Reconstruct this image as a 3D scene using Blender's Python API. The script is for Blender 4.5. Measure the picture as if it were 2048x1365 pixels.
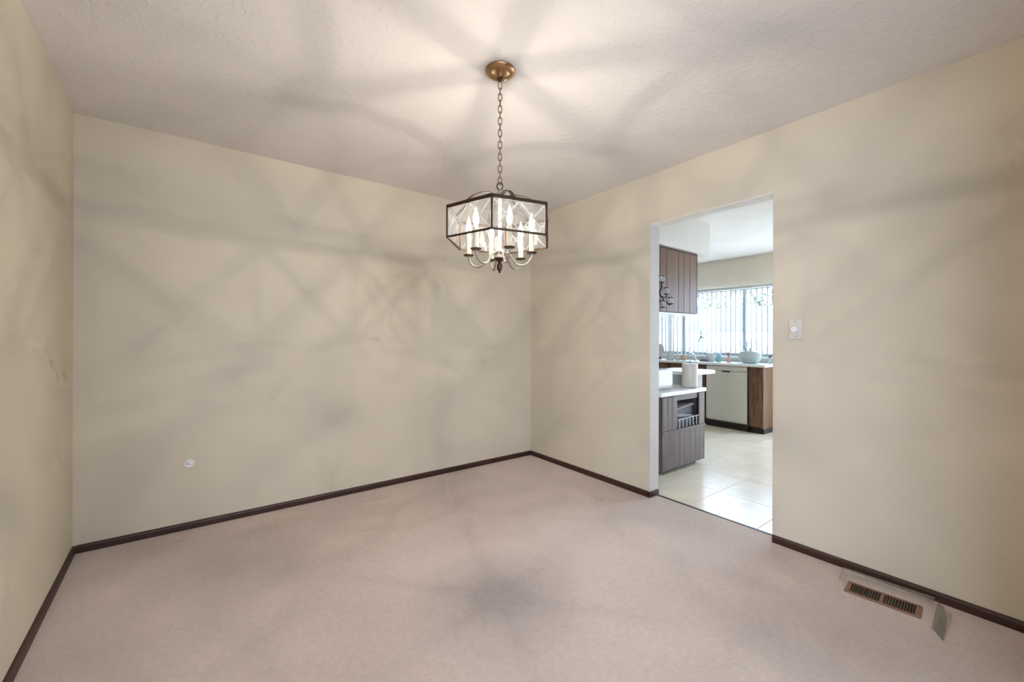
import bpy, bmesh, math, random
from mathutils import Vector, Matrix

for _o in list(bpy.data.objects):
    bpy.data.objects.remove(_o, do_unlink=True)
SC = bpy.context.scene
COL = SC.collection
random.seed(7)
PI = math.pi

# ------------------------------------------------------------------ camera
F_PX, YAW, CY, CH, ROLL = 814.7534, 0.6424, 678.0858, 1.1959, 0.0027
FW = Vector((math.sin(YAW), math.cos(YAW), 0))
RT = Vector((math.cos(YAW), -math.sin(YAW), 0))
UP = Vector((0, 0, 1))
_r = RT * math.cos(ROLL) + UP * math.sin(ROLL)
_u = UP * math.cos(ROLL) - RT * math.sin(ROLL)
cam_d = bpy.data.cameras.new('camera')
cam_d.sensor_fit = 'HORIZONTAL'
cam_d.sensor_width = 36.0
cam_d.lens = F_PX / 2048 * 36.0
cam_d.shift_y = (CY - 682.5) / 2048
cam_d.clip_start = 0.02
cam = bpy.data.objects.new('camera', cam_d)
COL.objects.link(cam)
cam.matrix_world = Matrix(((_r.x, _u.x, -FW.x, 0), (_r.y, _u.y, -FW.y, 0), (_r.z, _u.z, -FW.z, CH), (0, 0, 0, 1)))
SC.camera = cam

# ------------------------------------------------------------------ world, exposure
SKY_STRENGTH = 16.5
BULB_WATTS = 4.8
world = bpy.data.worlds.new('sky')
SC.world = world
world.use_nodes = True
_bg = world.node_tree.nodes['Background']
_bg.inputs['Color'].default_value = (0.60, 0.755, 1.0, 1)
_bg.inputs['Strength'].default_value = SKY_STRENGTH
SC.view_settings.view_transform = 'Standard'
SC.view_settings.look = 'None'
SC.view_settings.gamma = 1.0
SC.view_settings.use_curve_mapping = False
SC.view_settings.exposure = 0.0
try:
    SC.cycles.use_denoising = True
    SC.cycles.use_adaptive_sampling = True
    SC.cycles.adaptive_threshold = 0.10
    SC.cycles.adaptive_min_samples = 12
    SC.cycles.max_bounces = 8
    SC.cycles.diffuse_bounces = 4
    SC.cycles.glossy_bounces = 3
    SC.cycles.transmission_bounces = 6
    SC.cycles.transparent_max_bounces = 40
    SC.cycles.caustics_reflective = False
    SC.cycles.caustics_refractive = False
    SC.cycles.sample_clamp_indirect = 6.0
except Exception:
    pass


sun_d = bpy.data.lights.new('sun', 'SUN')
sun_d.energy = 60.0
sun_d.color = (1.0, 0.97, 0.92)
sun_d.angle = math.radians(0.53)
sun = bpy.data.objects.new('sun', sun_d)
COL.objects.link(sun)
sun.rotation_euler = Vector((0.12, -0.55, -0.83)).to_track_quat('-Z', 'Y').to_euler()   # high, from the far side of the house


def portal(name, loc, rot, sx, sy):
    """Guides the sky's light through a window or door opening, seen or added (gives off nothing itself)."""
    d = bpy.data.lights.new(name, 'AREA')
    d.shape = 'RECTANGLE'
    d.size, d.size_y = sx, sy
    d.cycles.is_portal = True
    o = bpy.data.objects.new(name, d)
    COL.objects.link(o)
    o.location = loc
    o.rotation_euler = rot
    return o


# ------------------------------------------------------------------ room numbers (metres)
XR, YB, H = 2.6806, 3.2545, 2.44          # right wall, back wall, ceiling
XL0, LA = -0.5937, 0.0411                 # left wall at the back corner, its slant
YR = -0.30                                # rear wall (behind the camera)
WT = 0.115                                # wall thickness
XK = XR + WT                              # kitchen side of the right wall
DY0, DY1, DZ = 1.003, 1.846, 2.068        # doorway
XW, ZK = 6.08, 2.36                       # kitchen window wall, kitchen ceiling
KY0, KY1 = 0.15, 4.70                     # kitchen side walls
LIV_X0, LIV_X1, LIV_Y = -2.2, XR, -4.6    # living room behind the camera
def xl(y):
    return XL0 + LA * (YB - y)
portal('kitchen_window_portal', (XW + 0.13, 3.29, 1.45), (0, PI / 2, 0), 1.0, 2.32)
portal('added_door_portal', (XW + 0.13, 0.995, 1.04), (0, PI / 2, 0), 2.08, 1.51)
portal('added_living_window_portal', (LIV_X0 - 0.02, -2.85, 1.175), (0, -PI / 2, 0), 2.25, 2.5)
portal('added_rear_window_portal', (-0.15, LIV_Y - 0.02, 1.45), (PI / 2, 0, 0), 2.3, 1.3)


# ------------------------------------------------------------------ materials
MATS = {}
def new_mat(name):
    m = bpy.data.materials.new(name)
    m.use_nodes = True
    nt = m.node_tree
    b = nt.nodes['Principled BSDF']
    MATS[name] = m
    return m, nt, b
def N(nt, typ, **kw):
    n = nt.nodes.new(typ)
    for k, v in kw.items():
        if k in n.inputs:
            n.inputs[k].default_value = v
        else:
            setattr(n, k, v)
    return n
def coords(nt, scale=(1, 1, 1), obj=False):
    tc = nt.nodes.new('ShaderNodeTexCoord')
    mp = nt.nodes.new('ShaderNodeMapping')
    mp.inputs['Scale'].default_value = scale
    if obj:
        nt.links.new(tc.outputs['Object'], mp.inputs['Vector'])
    else:
        g = nt.nodes.new('ShaderNodeNewGeometry')
        nt.links.new(g.outputs['Position'], mp.inputs['Vector'])
    return mp.outputs['Vector']
def noise(nt, vec, scale, detail=3, rough=0.55, dist=0.0):
    n = nt.nodes.new('ShaderNodeTexNoise')
    n.inputs['Scale'].default_value = scale
    n.inputs['Detail'].default_value = detail
    n.inputs['Roughness'].default_value = rough
    n.inputs['Distortion'].default_value = dist
    nt.links.new(vec, n.inputs['Vector'])
    return n.outputs['Fac']
def ramp(nt, fac, stops):
    r = nt.nodes.new('ShaderNodeValToRGB')
    el = r.color_ramp.elements
    while len(el) < len(stops):
        el.new(0.5)
    for e, (p, c) in zip(el, stops):
        e.position = p
        e.color = (*c, 1)
    nt.links.new(fac, r.inputs['Fac'])
    return r.outputs['Color']
def bump(nt, b, height, strength, dist):
    n = nt.nodes.new('ShaderNodeBump')
    n.inputs['Strength'].default_value = strength
    n.inputs['Distance'].default_value = dist
    nt.links.new(height, n.inputs['Height'])
    nt.links.new(n.outputs['Normal'], b.inputs['Normal'])
def plain(name, col, rough=0.5, metal=0.0, var=0.06, vscale=30, spec=0.5):
    """A procedural paint / plastic / metal with faint mottling."""
    m, nt, b = new_mat(name)
    v = coords(nt, obj=True)
    f = noise(nt, v, vscale, 4)
    lo = tuple(c * (1 - var) for c in col)
    hi = tuple(min(1, c * (1 + var)) for c in col)
    nt.links.new(ramp(nt, f, [(0.3, lo), (0.7, hi)]), b.inputs['Base Color'])
    b.inputs['Roughness'].default_value = rough
    b.inputs['Metallic'].default_value = metal
    b.inputs['Specular IOR Level'].default_value = spec
    return m
def wood(name, dark, light, scale=(30, 30, 2.2), rough=0.45, ring=6.0, relief=0.25):
    m, nt, b = new_mat(name)
    v = coords(nt, scale)
    f1 = noise(nt, v, 1.0, 6, 0.65, 0.6)
    w = nt.nodes.new('ShaderNodeTexNoise')
    w.inputs['Scale'].default_value = ring
    w.inputs['Detail'].default_value = 2
    nt.links.new(v, w.inputs['Vector'])
    mx = nt.nodes.new('ShaderNodeMath'); mx.operation = 'MULTIPLY_ADD'
    mx.inputs[1].default_value = 0.35
    nt.links.new(w.outputs['Fac'], mx.inputs[0]); nt.links.new(f1, mx.inputs[2])
    mid = tuple((a + c) / 2 for a, c in zip(dark, light))
    nt.links.new(ramp(nt, mx.outputs[0], [(0.35, dark), (0.62, mid), (0.9, light)]), b.inputs['Base Color'])
    b.inputs['Roughness'].default_value = rough
    bump(nt, b, mx.outputs[0], relief, 0.002)
    return m

# dining wall paint: cream with a faint roller texture
m, nt, b = new_mat('cream_wall_paint')
v = coords(nt)
f = noise(nt, v, 2.2, 4, 0.6)
nt.links.new(ramp(nt, f, [(0.3, (0.565, 0.500, 0.392)), (0.7, (0.600, 0.535, 0.427))]), b.inputs['Base Color'])
b.inputs['Roughness'].default_value = 0.55
b.inputs['Specular IOR Level'].default_value = 0.35
bump(nt, b, noise(nt, v, 160, 3, 0.6), 0.10, 0.002)

# ceilings: knock-down plaster texture
def ceiling_mat(name, c0, c1, strength):
    m, nt, b = new_mat(name)
    v = coords(nt, (1, 1, 1))
    f = noise(nt, v, 18, 5, 0.65, 1.2)
    r1 = ramp(nt, f, [(0.50, (0, 0, 0)), (0.62, (1, 1, 1))])
    fine = noise(nt, v, 90, 3, 0.6)
    add = nt.nodes.new('ShaderNodeMath'); add.operation = 'MULTIPLY_ADD'
    add.inputs[1].default_value = 0.35
    nt.links.new(fine, add.inputs[0]); nt.links.new(r1, add.inputs[2])
    nt.links.new(ramp(nt, noise(nt, v, 3, 3), [(0.3, c0), (0.7, c1)]), b.inputs['Base Color'])
    b.inputs['Roughness'].default_value = 0.85
    b.inputs['Specular IOR Level'].default_value = 0.2
    bump(nt, b, add.outputs[0], strength, 0.003)
    return m
ceiling_mat('textured_ceiling_paint', (0.690, 0.655, 0.630), (0.720, 0.685, 0.660), 0.35)
ceiling_mat('white_textured_ceiling', (0.82, 0.79, 0.74), (0.86, 0.83, 0.78), 0.6)

# carpet: cut pile, mauve beige, speckled, with a few pale scuffs
m, nt, b = new_mat('mauve_beige_carpet')
v = coords(nt)
fine = noise(nt, v, 260, 4, 0.75)
mid = noise(nt, v, 38, 4, 0.6)
big = noise(nt, v, 1.6, 3, 0.55, 0.4)
mx = nt.nodes.new('ShaderNodeMath'); mx.operation = 'MULTIPLY_ADD'; mx.inputs[1].default_value = 0.62
nt.links.new(fine, mx.inputs[0])
m2 = nt.nodes.new('ShaderNodeMath'); m2.operation = 'MULTIPLY_ADD'; m2.inputs[1].default_value = 0.22
nt.links.new(mid, m2.inputs[0]); nt.links.new(mx.outputs[0], m2.inputs[2])
m3 = nt.nodes.new('ShaderNodeMath'); m3.operation = 'MULTIPLY'; m3.inputs[1].default_value = 0.20
nt.links.new(big, m3.inputs[0]); nt.links.new(m3.outputs[0], mx.inputs[2])
nt.links.new(ramp(nt, m2.outputs[0], [(0.34, (0.425, 0.342, 0.300)), (0.52, (0.590, 0.488, 0.436)), (0.70, (0.725, 0.615, 0.560))]), b.inputs['Base Color'])
b.inputs['Roughness'].default_value = 0.95
b.inputs['Specular IOR Level'].default_value = 0.1
b.inputs['Sheen Weight'].default_value = 0.25
b.inputs['Sheen Roughness'].default_value = 0.5
bump(nt, b, m2.outputs[0], 0.7, 0.008)

wood('dark_baseboard_wood', (0.012, 0.004, 0.003), (0.052, 0.017, 0.011), (6, 6, 60), 0.42)
wood('brown_plank_wood', (0.062, 0.030, 0.017), (0.165, 0.085, 0.050), (26, 26, 1.6), 0.40)
wood('cabinet_oak', (0.055, 0.024, 0.010), (0.170, 0.083, 0.038), (24, 24, 1.8), 0.42)
wood('weathered_cart_wood', (0.060, 0.044, 0.040), (0.180, 0.138, 0.125), (34, 34, 2.0), 0.55, 6, 0.4)
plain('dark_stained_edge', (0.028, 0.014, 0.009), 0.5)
plain('white_jamb_paint', (0.58, 0.55, 0.51), 0.5, var=0.03)
plain('kitchen_wall_cream', (0.86, 0.78, 0.66), 0.6, var=0.03, vscale=4)
plain('kitchen_white_paint', (0.74, 0.71, 0.66), 0.6, var=0.02, vscale=6)
plain('living_white_paint', (0.72, 0.70, 0.66), 0.7, var=0.03, vscale=4)
plain('white_laminate', (0.82, 0.81, 0.78), 0.25, var=0.02)
plain('beige_backsplash', (0.56, 0.50, 0.45), 0.35)
plain('white_enamel', (0.80, 0.80, 0.80), 0.22, var=0.02)
plain('dishwasher_panel', (0.60, 0.575, 0.50), 0.33, var=0.025, vscale=8)
plain('dishwasher_trim', (0.40, 0.38, 0.34), 0.35)
plain('dark_recess', (0.022, 0.018, 0.016), 0.6)
plain('white_plastic', (0.62, 0.57, 0.51), 0.35, var=0.02)
plain('screw_metal', (0.30, 0.27, 0.24), 0.4, 0.8)
plain('black_iron', (0.018, 0.016, 0.016), 0.45, 0.6)
plain('brass_antique', (0.46, 0.285, 0.145), 0.34, 1.0, 0.10, 40)
plain('bronze_dark', (0.085, 0.050, 0.032), 0.42, 0.85, 0.2, 60)
plain('strap_black', (0.030, 0.020, 0.014), 0.55, 0.3, 0.2, 60)
plain('chain_bronze', (0.20, 0.125, 0.075), 0.38, 0.9, 0.2, 60)
plain('arm_pewter', (0.34, 0.30, 0.25), 0.42, 0.6, 0.08, 60)
plain('bobeche_bronze', (0.14, 0.085, 0.065), 0.45, 0.7, 0.12, 60)
plain('candle_cream', (0.80, 0.72, 0.54), 0.55, var=0.03)
plain('register_brown', (0.26, 0.145, 0.095), 0.45, 0.35, 0.12, 60)
plain('chrome', (0.66, 0.67, 0.69), 0.12, 1.0, 0.03)
plain('aqua_ceramic', (0.50, 0.60, 0.62), 0.14, var=0.04, vscale=8)
plain('aqua_soap', (0.28, 0.62, 0.66), 0.2)
plain('pale_ceramic', (0.66, 0.67, 0.65), 0.25)
plain('pink_ceramic', (0.66, 0.45, 0.36), 0.4)
plain('tan_ceramic', (0.58, 0.44, 0.30), 0.4)
plain('slate_cloth', (0.13, 0.14, 0.17), 0.8)
plain('grey_cloth', (0.30, 0.285, 0.29), 0.9)
plain('slate_blue_ceramic', (0.20, 0.25, 0.31), 0.3)
plain('twig_brown', (0.10, 0.065, 0.045), 0.7)
plain('leaf_green', (0.10, 0.22, 0.10), 0.6)
plain('window_vinyl', (0.62, 0.66, 0.67), 0.4, var=0.02)
plain('patio_concrete', (0.55, 0.54, 0.53), 0.9, var=0.06, vscale=3)
plain('garden_wall_white', (0.50, 0.50, 0.49), 0.9, var=0.03, vscale=2)
plain('fence_blue_grey', (0.11, 0.135, 0.15), 0.8, var=0.1, vscale=3)
plain('tree_bark', (0.09, 0.07, 0.05), 0.9)
plain('tree_leaf', (0.075, 0.115, 0.055), 0.7, var=0.25, vscale=3)
plain('grey_panel', (0.46, 0.45, 0.45), 0.6)
plain('rubber_grey', (0.06, 0.06, 0.065), 0.6)
plain('threshold_metal', (0.10, 0.105, 0.12), 0.35, 0.8)

# vertical-blind vanes: white cloth, backlit grey put into its colour, slightly translucent
m, nt, b = new_mat('blind_vane_backlit_grey')
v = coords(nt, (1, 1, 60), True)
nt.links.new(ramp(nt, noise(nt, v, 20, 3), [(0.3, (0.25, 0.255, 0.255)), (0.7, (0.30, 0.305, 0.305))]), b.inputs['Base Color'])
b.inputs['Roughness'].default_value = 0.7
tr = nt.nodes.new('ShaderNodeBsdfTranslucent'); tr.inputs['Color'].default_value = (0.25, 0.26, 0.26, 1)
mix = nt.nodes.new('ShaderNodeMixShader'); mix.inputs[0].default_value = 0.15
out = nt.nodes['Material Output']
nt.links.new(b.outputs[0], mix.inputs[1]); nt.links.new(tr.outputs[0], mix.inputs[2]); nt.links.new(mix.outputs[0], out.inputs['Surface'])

# kitchen floor tile: pale, glossy
m, nt, b = new_mat('glossy_floor_tile')
v = coords(nt)
nt.links.new(ramp(nt, noise(nt, v, 5, 5, 0.6, 0.8), [(0.3, (0.70, 0.61, 0.47)), (0.7, (0.79, 0.71, 0.57))]), b.inputs['Base Color'])
b.inputs['Roughness'].default_value = 0.24
b.inputs['Specular IOR Level'].default_value = 0.6
bump(nt, b, noise(nt, v, 9, 3), 0.10, 0.004)
plain('tile_grout', (0.36, 0.35, 0.33), 0.8)

def clear_mat(name, tint, scatter, gloss, scol=(0.9, 0.9, 0.9), grough=0.05, seeds=0):
    """Thin clear sheet: lets light straight through, a little haze and a little shine."""
    m = bpy.data.materials.new(name); m.use_nodes = True; MATS[name] = m
    nt = m.node_tree; nt.nodes.clear()
    out = nt.nodes.new('ShaderNodeOutputMaterial')
    t = nt.nodes.new('ShaderNodeBsdfTransparent'); t.inputs['Color'].default_value = (*tint, 1)
    d = nt.nodes.new('ShaderNodeBsdfTranslucent'); d.inputs['Color'].default_value = (*scol, 1)
    e = nt.nodes.new('ShaderNodeBsdfDiffuse'); e.inputs['Color'].default_value = (*scol, 1)
    a = nt.nodes.new('ShaderNodeMixShader'); a.inputs[0].default_value = 0.5
    nt.links.new(d.outputs[0], a.inputs[1]); nt.links.new(e.outputs[0], a.inputs[2])
    m1 = nt.nodes.new('ShaderNodeMixShader'); m1.inputs[0].default_value = scatter
    if seeds:
        v = coords(nt, obj=True)
        c = ramp(nt, noise(nt, v, seeds, 4, 0.6, 0.8), [(0.35, (scatter * .45,) * 3), (0.72, (min(1, scatter * 1.9),) * 3)])
        nt.links.new(c, m1.inputs[0])
    nt.links.new(t.outputs[0], m1.inputs[1]); nt.links.new(a.outputs[0], m1.inputs[2])
    g = nt.nodes.new('ShaderNodeBsdfGlossy'); g.inputs['Roughness'].default_value = grough
    lw = nt.nodes.new('ShaderNodeLayerWeight'); lw.inputs['Blend'].default_value = 0.5
    pw = nt.nodes.new('ShaderNodeMath'); pw.operation = 'POWER'; pw.inputs[1].default_value = 5.0
    nt.links.new(lw.outputs['Facing'], pw.inputs[0])
    fr = nt.nodes.new('ShaderNodeMath'); fr.operation = 'MULTIPLY_ADD'; fr.inputs[1].default_value = gloss; fr.inputs[2].default_value = 0.035
    nt.links.new(pw.outputs[0], fr.inputs[0])
    m2 = nt.nodes.new('ShaderNodeMixShader')
    nt.links.new(fr.outputs[0], m2.inputs[0]); nt.links.new(m1.outputs[0], m2.inputs[1]); nt.links.new(g.outputs[0], m2.inputs[2])
    nt.links.new(m2.outputs[0], out.inputs['Surface'])
    return m
clear_mat('shade_glass', (0.96, 0.955, 0.945), 0.07, 0.45, seeds=22)
clear_mat('shade_glass_bevel', (0.50, 0.50, 0.50), 0.38, 0.5, (0.95, 0.95, 0.95))
clear_mat('window_glass', (0.97, 0.99, 0.99), 0.0, 0.45)
clear_mat('clear_plastic', (0.95, 0.95, 0.94), 0.07, 0.45, (0.8, 0.8, 0.78))
clear_mat('hazy_plastic', (0.80, 0.80, 0.78), 0.30, 0.4, (0.42, 0.40, 0.37))
clear_mat('votive_glass', (0.97, 0.97, 0.97), 0.15, 0.6)
m = bpy.data.materials.new('lit_bulb'); m.use_nodes = True; MATS['lit_bulb'] = m
nt = m.node_tree; nt.nodes.clear()
out = nt.nodes.new('ShaderNodeOutputMaterial')
t = nt.nodes.new('ShaderNodeBsdfTransparent')
e = nt.nodes.new('ShaderNodeEmission'); e.inputs['Color'].default_value = (1, 0.93, 0.82, 1); e.inputs['Strength'].default_value = 5.0
a = nt.nodes.new('ShaderNodeAddShader')
nt.links.new(t.outputs[0], a.inputs[0]); nt.links.new(e.outputs[0], a.inputs[1]); nt.links.new(a.outputs[0], out.inputs['Surface'])


# ------------------------------------------------------------------ mesh helpers
def box(bm, x0, x1, y0, y1, z0, z1, M=None):
    vs = []
    for x, y, z in ((x0, y0, z0), (x1, y0, z0), (x1, y1, z0), (x0, y1, z0), (x0, y0, z1), (x1, y0, z1), (x1, y1, z1), (x0, y1, z1)):
        p = Vector((x, y, z))
        vs.append(bm.verts.new(M @ p if M else p))
    for f in ((0, 3, 2, 1), (4, 5, 6, 7), (0, 1, 5, 4), (1, 2, 6, 5), (2, 3, 7, 6), (3, 0, 4, 7)):
        bm.faces.new([vs[i] for i in f])
def prism(bm, pts, ext):
    """pts: a closed loop of points; ext: the extrusion vector."""
    ext = Vector(ext)
    a = [bm.verts.new(Vector(p)) for p in pts]
    c = [bm.verts.new(Vector(p) + ext) for p in pts]
    n = len(pts)
    bm.faces.new(a[::-1]); bm.faces.new(c)
    for i in range(n):
        bm.faces.new((a[i], a[(i + 1) % n], c[(i + 1) % n], c[i]))
def tube(bm, pts, r, n=8, closed=False, flat=1.0):
    pts = [Vector(p) for p in pts]
    m = len(pts)
    rings = []
    prev = None
    for i, p in enumerate(pts):
        if closed:
            t = (pts[(i + 1) % m] - pts[i - 1]).normalized()
        else:
            t = (pts[min(i + 1, m - 1)] - pts[max(i - 1, 0)]).normalized()
        if prev is None:
            a = Vector((0, 0, 1)) if abs(t.z) < 0.9 else Vector((1, 0, 0))
            u = t.cross(a).normalized()
        else:
            u = (prev - t * prev.dot(t)).normalized()
        prev = u
        w = t.cross(u)
        rr = r[i] if isinstance(r, (list, tuple)) else r
        rings.append([bm.verts.new(p + (u * math.cos(2 * PI * k / n) * flat + w * math.sin(2 * PI * k / n)) * rr) for k in range(n)])
    for i in range(m if closed else m - 1):
        A, B = rings[i], rings[(i + 1) % m]
        for k in range(n):
            bm.faces.new((A[k], A[(k + 1) % n], B[(k + 1) % n], B[k]))
    if not closed:
        bm.faces.new(rings[0][::-1]); bm.faces.new(rings[-1])
def lathe(bm, prof, c=(0, 0, 0), n=24, flute=None, sx=1, sy=1):
    """prof: (radius, z) pairs."""
    c = Vector(c)
    rings = []
    for j, (r, z) in enumerate(prof):
        ring = []
        for k in range(n):
            a = 2 * PI * k / n
            q = r
            if flute and flute[0] <= j <= flute[1]:
                q = r * (1 + flute[2] * (1 if k % 2 else -1))
            ring.append(bm.verts.new(c + Vector((q * math.cos(a) * sx, q * math.sin(a) * sy, z))))
        rings.append(ring)
    for A, B in zip(rings, rings[1:]):
        for k in range(n):
            bm.faces.new((A[k], A[(k + 1) % n], B[(k + 1) % n], B[k]))
    bm.faces.new(rings[0][::-1]); bm.faces.new(rings[-1])
def obj(name, bm, mat, parent=None, smooth=False, bevel=0, loc=None):
    me = bpy.data.meshes.new(name)
    bmesh.ops.remove_doubles(bm, verts=bm.verts, dist=1e-6)
    bmesh.ops.recalc_face_normals(bm, faces=bm.faces)
    bm.to_mesh(me); bm.free()
    me.materials.append(MATS[mat])
    if smooth:
        for p in me.polygons:
            p.use_smooth = True
        try:
            me.set_sharp_from_angle(angle=math.radians(40))
        except Exception:
            pass
    o = bpy.data.objects.new(name, me)
    COL.objects.link(o)
    if parent is not None:
        o.parent = parent
    if loc is not None:
        o.location = loc
    if bevel:
        b = o.modifiers.new('edge', 'BEVEL'); b.width = bevel; b.segments = 2; b.limit_method = 'ANGLE'
    return o
def B(*boxes):
    bm = bmesh.new()
    for b in boxes:
        box(bm, *b)
    return bm
def tag(o, label, cat, group=None, kind=None):
    o['label'] = label; o['category'] = cat
    if group: o['group'] = group
    if kind: o['kind'] = kind
    return o
def thing(name, label, cat, loc=(0, 0, 0), rz=0.0, group=None, kind=None):
    o = bpy.data.objects.new(name, None)
    COL.objects.link(o)
    o.empty_display_size = 0.1
    o.location = loc; o.rotation_euler = (0, 0, rz)
    return tag(o, label, cat, group, kind)
def struct(name, bm, mat, label, cat, bevel=0):
    return tag(obj(name, bm, mat, bevel=bevel), label, cat, kind='structure')
def copy_child(src, parent, loc=None, rot=None):
    c = src.copy(); COL.objects.link(c); c.parent = parent
    if loc is not None: c.location = loc
    if rot is not None: c.rotation_euler = rot
    return c
def arc(cx, cy, r, a0, a1, n):
    return [(cx + r * math.cos(a0 + (a1 - a0) * i / n), cy + r * math.sin(a0 + (a1 - a0) * i / n)) for i in range(n + 1)]

def sheet(bm, grid, th=0.0016):
    """a grid of points -> a thin solid sheet."""
    rows = [[Vector(p) for p in r] for r in grid]
    nr, nc = len(rows), len(rows[0])
    def nm(i, j):
        a = rows[min(i + 1, nr - 1)][j] - rows[max(i - 1, 0)][j]
        c = rows[i][min(j + 1, nc - 1)] - rows[i][max(j - 1, 0)]
        return a.cross(c).normalized()
    top = [[bm.verts.new(rows[i][j] + nm(i, j) * th / 2) for j in range(nc)] for i in range(nr)]
    bot = [[bm.verts.new(rows[i][j] - nm(i, j) * th / 2) for j in range(nc)] for i in range(nr)]
    for i in range(nr - 1):
        for j in range(nc - 1):
            bm.faces.new((top[i][j], top[i + 1][j], top[i + 1][j + 1], top[i][j + 1]))
            bm.faces.new((bot[i][j], bot[i][j + 1], bot[i + 1][j + 1], bot[i + 1][j]))
    edge = [(0, j) for j in range(nc)] + [(i, nc - 1) for i in range(1, nr)] + [(nr - 1, j) for j in range(nc - 2, -1, -1)] + [(i, 0) for i in range(nr - 2, 0, -1)]
    for (a, b2), (c, d) in zip(edge, edge[1:] + edge[:1]):
        bm.faces.new((top[a][b2], top[c][d], bot[c][d], bot[a][b2]))

# ================================================================== SETTING: dining room
bm = bmesh.new()
prism(bm, [(xl(YR) - 0.0, YR, -0.06), (XR + 0.08, YR, -0.06), (XR + 0.08, DY0, -0.06), (XR + 0.08, DY1, -0.06), (XR + 0.08, YB, -0.06), (xl(YB), YB, -0.06)], (0, 0, 0.06))
struct('floor', bm, 'mauve_beige_carpet', 'mauve beige cut pile carpet covering the empty dining room', 'carpet')
bm = bmesh.new()
prism(bm, [(xl(YR), YR, H), (XR, YR, H), (XR, YB, H), (xl(YB), YB, H)], (0, 0, 0.1))
struct('ceiling', bm, 'textured_ceiling_paint', 'off-white textured plaster ceiling above the chandelier', 'ceiling')
struct('wall_back', B((XL0 - 0.13, XR + WT, YB, YB + WT, -0.06, H + 0.1)), 'cream_wall_paint', 'blank cream wall opposite the camera with a small round jack low down', 'wall')
bm = bmesh.new()
prism(bm, [(xl(YR), YR, -0.06), (xl(YB), YB, -0.06), (xl(YB) - 0.12, YB, -0.06), (xl(YR) - 0.12, YR, -0.06)], (0, 0, H + 0.16))
struct('wall_left', bm, 'cream_wall_paint', 'plain cream wall along the left edge of the dining room', 'wall')
# right wall with the doorway: two piers and a header in one skin
wr = struct('wall_right', B((XR, XK, YR, DY0, -0.06, H + 0.1), (XR, XK, DY1, YB, -0.06, H + 0.1), (XR, XK, DY0, DY1, DZ, H + 0.1)), 'cream_wall_paint',
            'cream wall pierced by the doorway into the kitchen', 'wall')
# painted lining of the doorway: thin plaster faces of the reveal
t = thing('trim_1', 'smooth off-white lining inside the kitchen doorway', 'doorway lining', (0, 0, 0), kind='structure')
obj('jamb', B((XR + 0.004, XK + 0.002, DY1 - 0.004, DY1 + 0.0005, 0.0, DZ)), 'white_jamb_paint', t)
obj('jamb', B((XR + 0.004, XK + 0.002, DY0 - 0.0005, DY0 + 0.004, 0.0, DZ)), 'white_jamb_paint', t)
obj('lintel', B((XR + 0.004, XK + 0.002, DY0 + 0.004, DY1 - 0.004, DZ - 0.004, DZ + 0.0005)), 'white_textured_ceiling', t)
# rear wall behind the camera: a pier on the right, a wide opening to the living room
OX = 1.50
struct('wall_rear', B((OX, XR, YR - WT, YR, -0.06, H + 0.1), (LIV_X0, OX, YR - WT, YR, 2.15, H + 0.1), (LIV_X0, xl(YR), YR - WT, YR, -0.06, 2.15)), 'cream_wall_paint',
       'cream wall behind the camera with a wide opening to the living room', 'wall')

# baseboards: small stained mouldings with an eased top edge
BH, BT = 0.043, 0.013
def base_profile(p0, p1, nrm):
    p0, p1, nrm = Vector(p0), Vector(p1), Vector(nrm)
    prof = [(0, 0), (BT, 0), (BT, BH - 0.012), (BT - 0.003, BH - 0.005), (BT - 0.007, BH - 0.001), (0, BH)]
    bm = bmesh.new()
    pts = [p0 + nrm * a + Vector((0, 0, z)) for a, z in prof]
    prism(bm, pts, p1 - p0)
    return bm
def baseboard(name, p0, p1, nrm, label):
    return struct(name, base_profile(p0, p1, nrm), 'dark_baseboard_wood', label, 'baseboard')
baseboard('baseboard_back', (XL0 + BT, YB, 0), (XR - BT, YB, 0), (0, -1, 0), 'dark stained baseboard along the wall opposite the camera')
ln = Vector((1, LA, 0)).normalized()
baseboard('baseboard_left', (xl(YR), YR, 0), (xl(YB), YB, 0), ln, 'dark reddish baseboard running along the left wall')
bb = baseboard('baseboard_right', (XR, DY1, 0), (XR, YB, 0), (-1, 0, 0), 'dark baseboard between the back corner and the kitchen doorway')
obj('end_return', B((XR - BT, XK - 0.012, DY1 - 0.004 - BT, DY1 - 0.004, 0.0, BH - 0.002)), 'dark_baseboard_wood', bb, bevel=0.002)
baseboard('baseboard_right_near', (XR, YR, 0), (XR, DY0, 0), (-1, 0, 0), 'dark baseboard between the kitchen doorway and the right edge, behind the floor register')
# metal strip at the carpet edge
struct('trim_2', B((XR + 0.078, XR + 0.094, DY0 + 0.004, DY1 - 0.004, -0.02, 0.004)), 'threshold_metal', 'thin dark metal strip where carpet meets kitchen tile', 'threshold', bevel=0.002)

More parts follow.
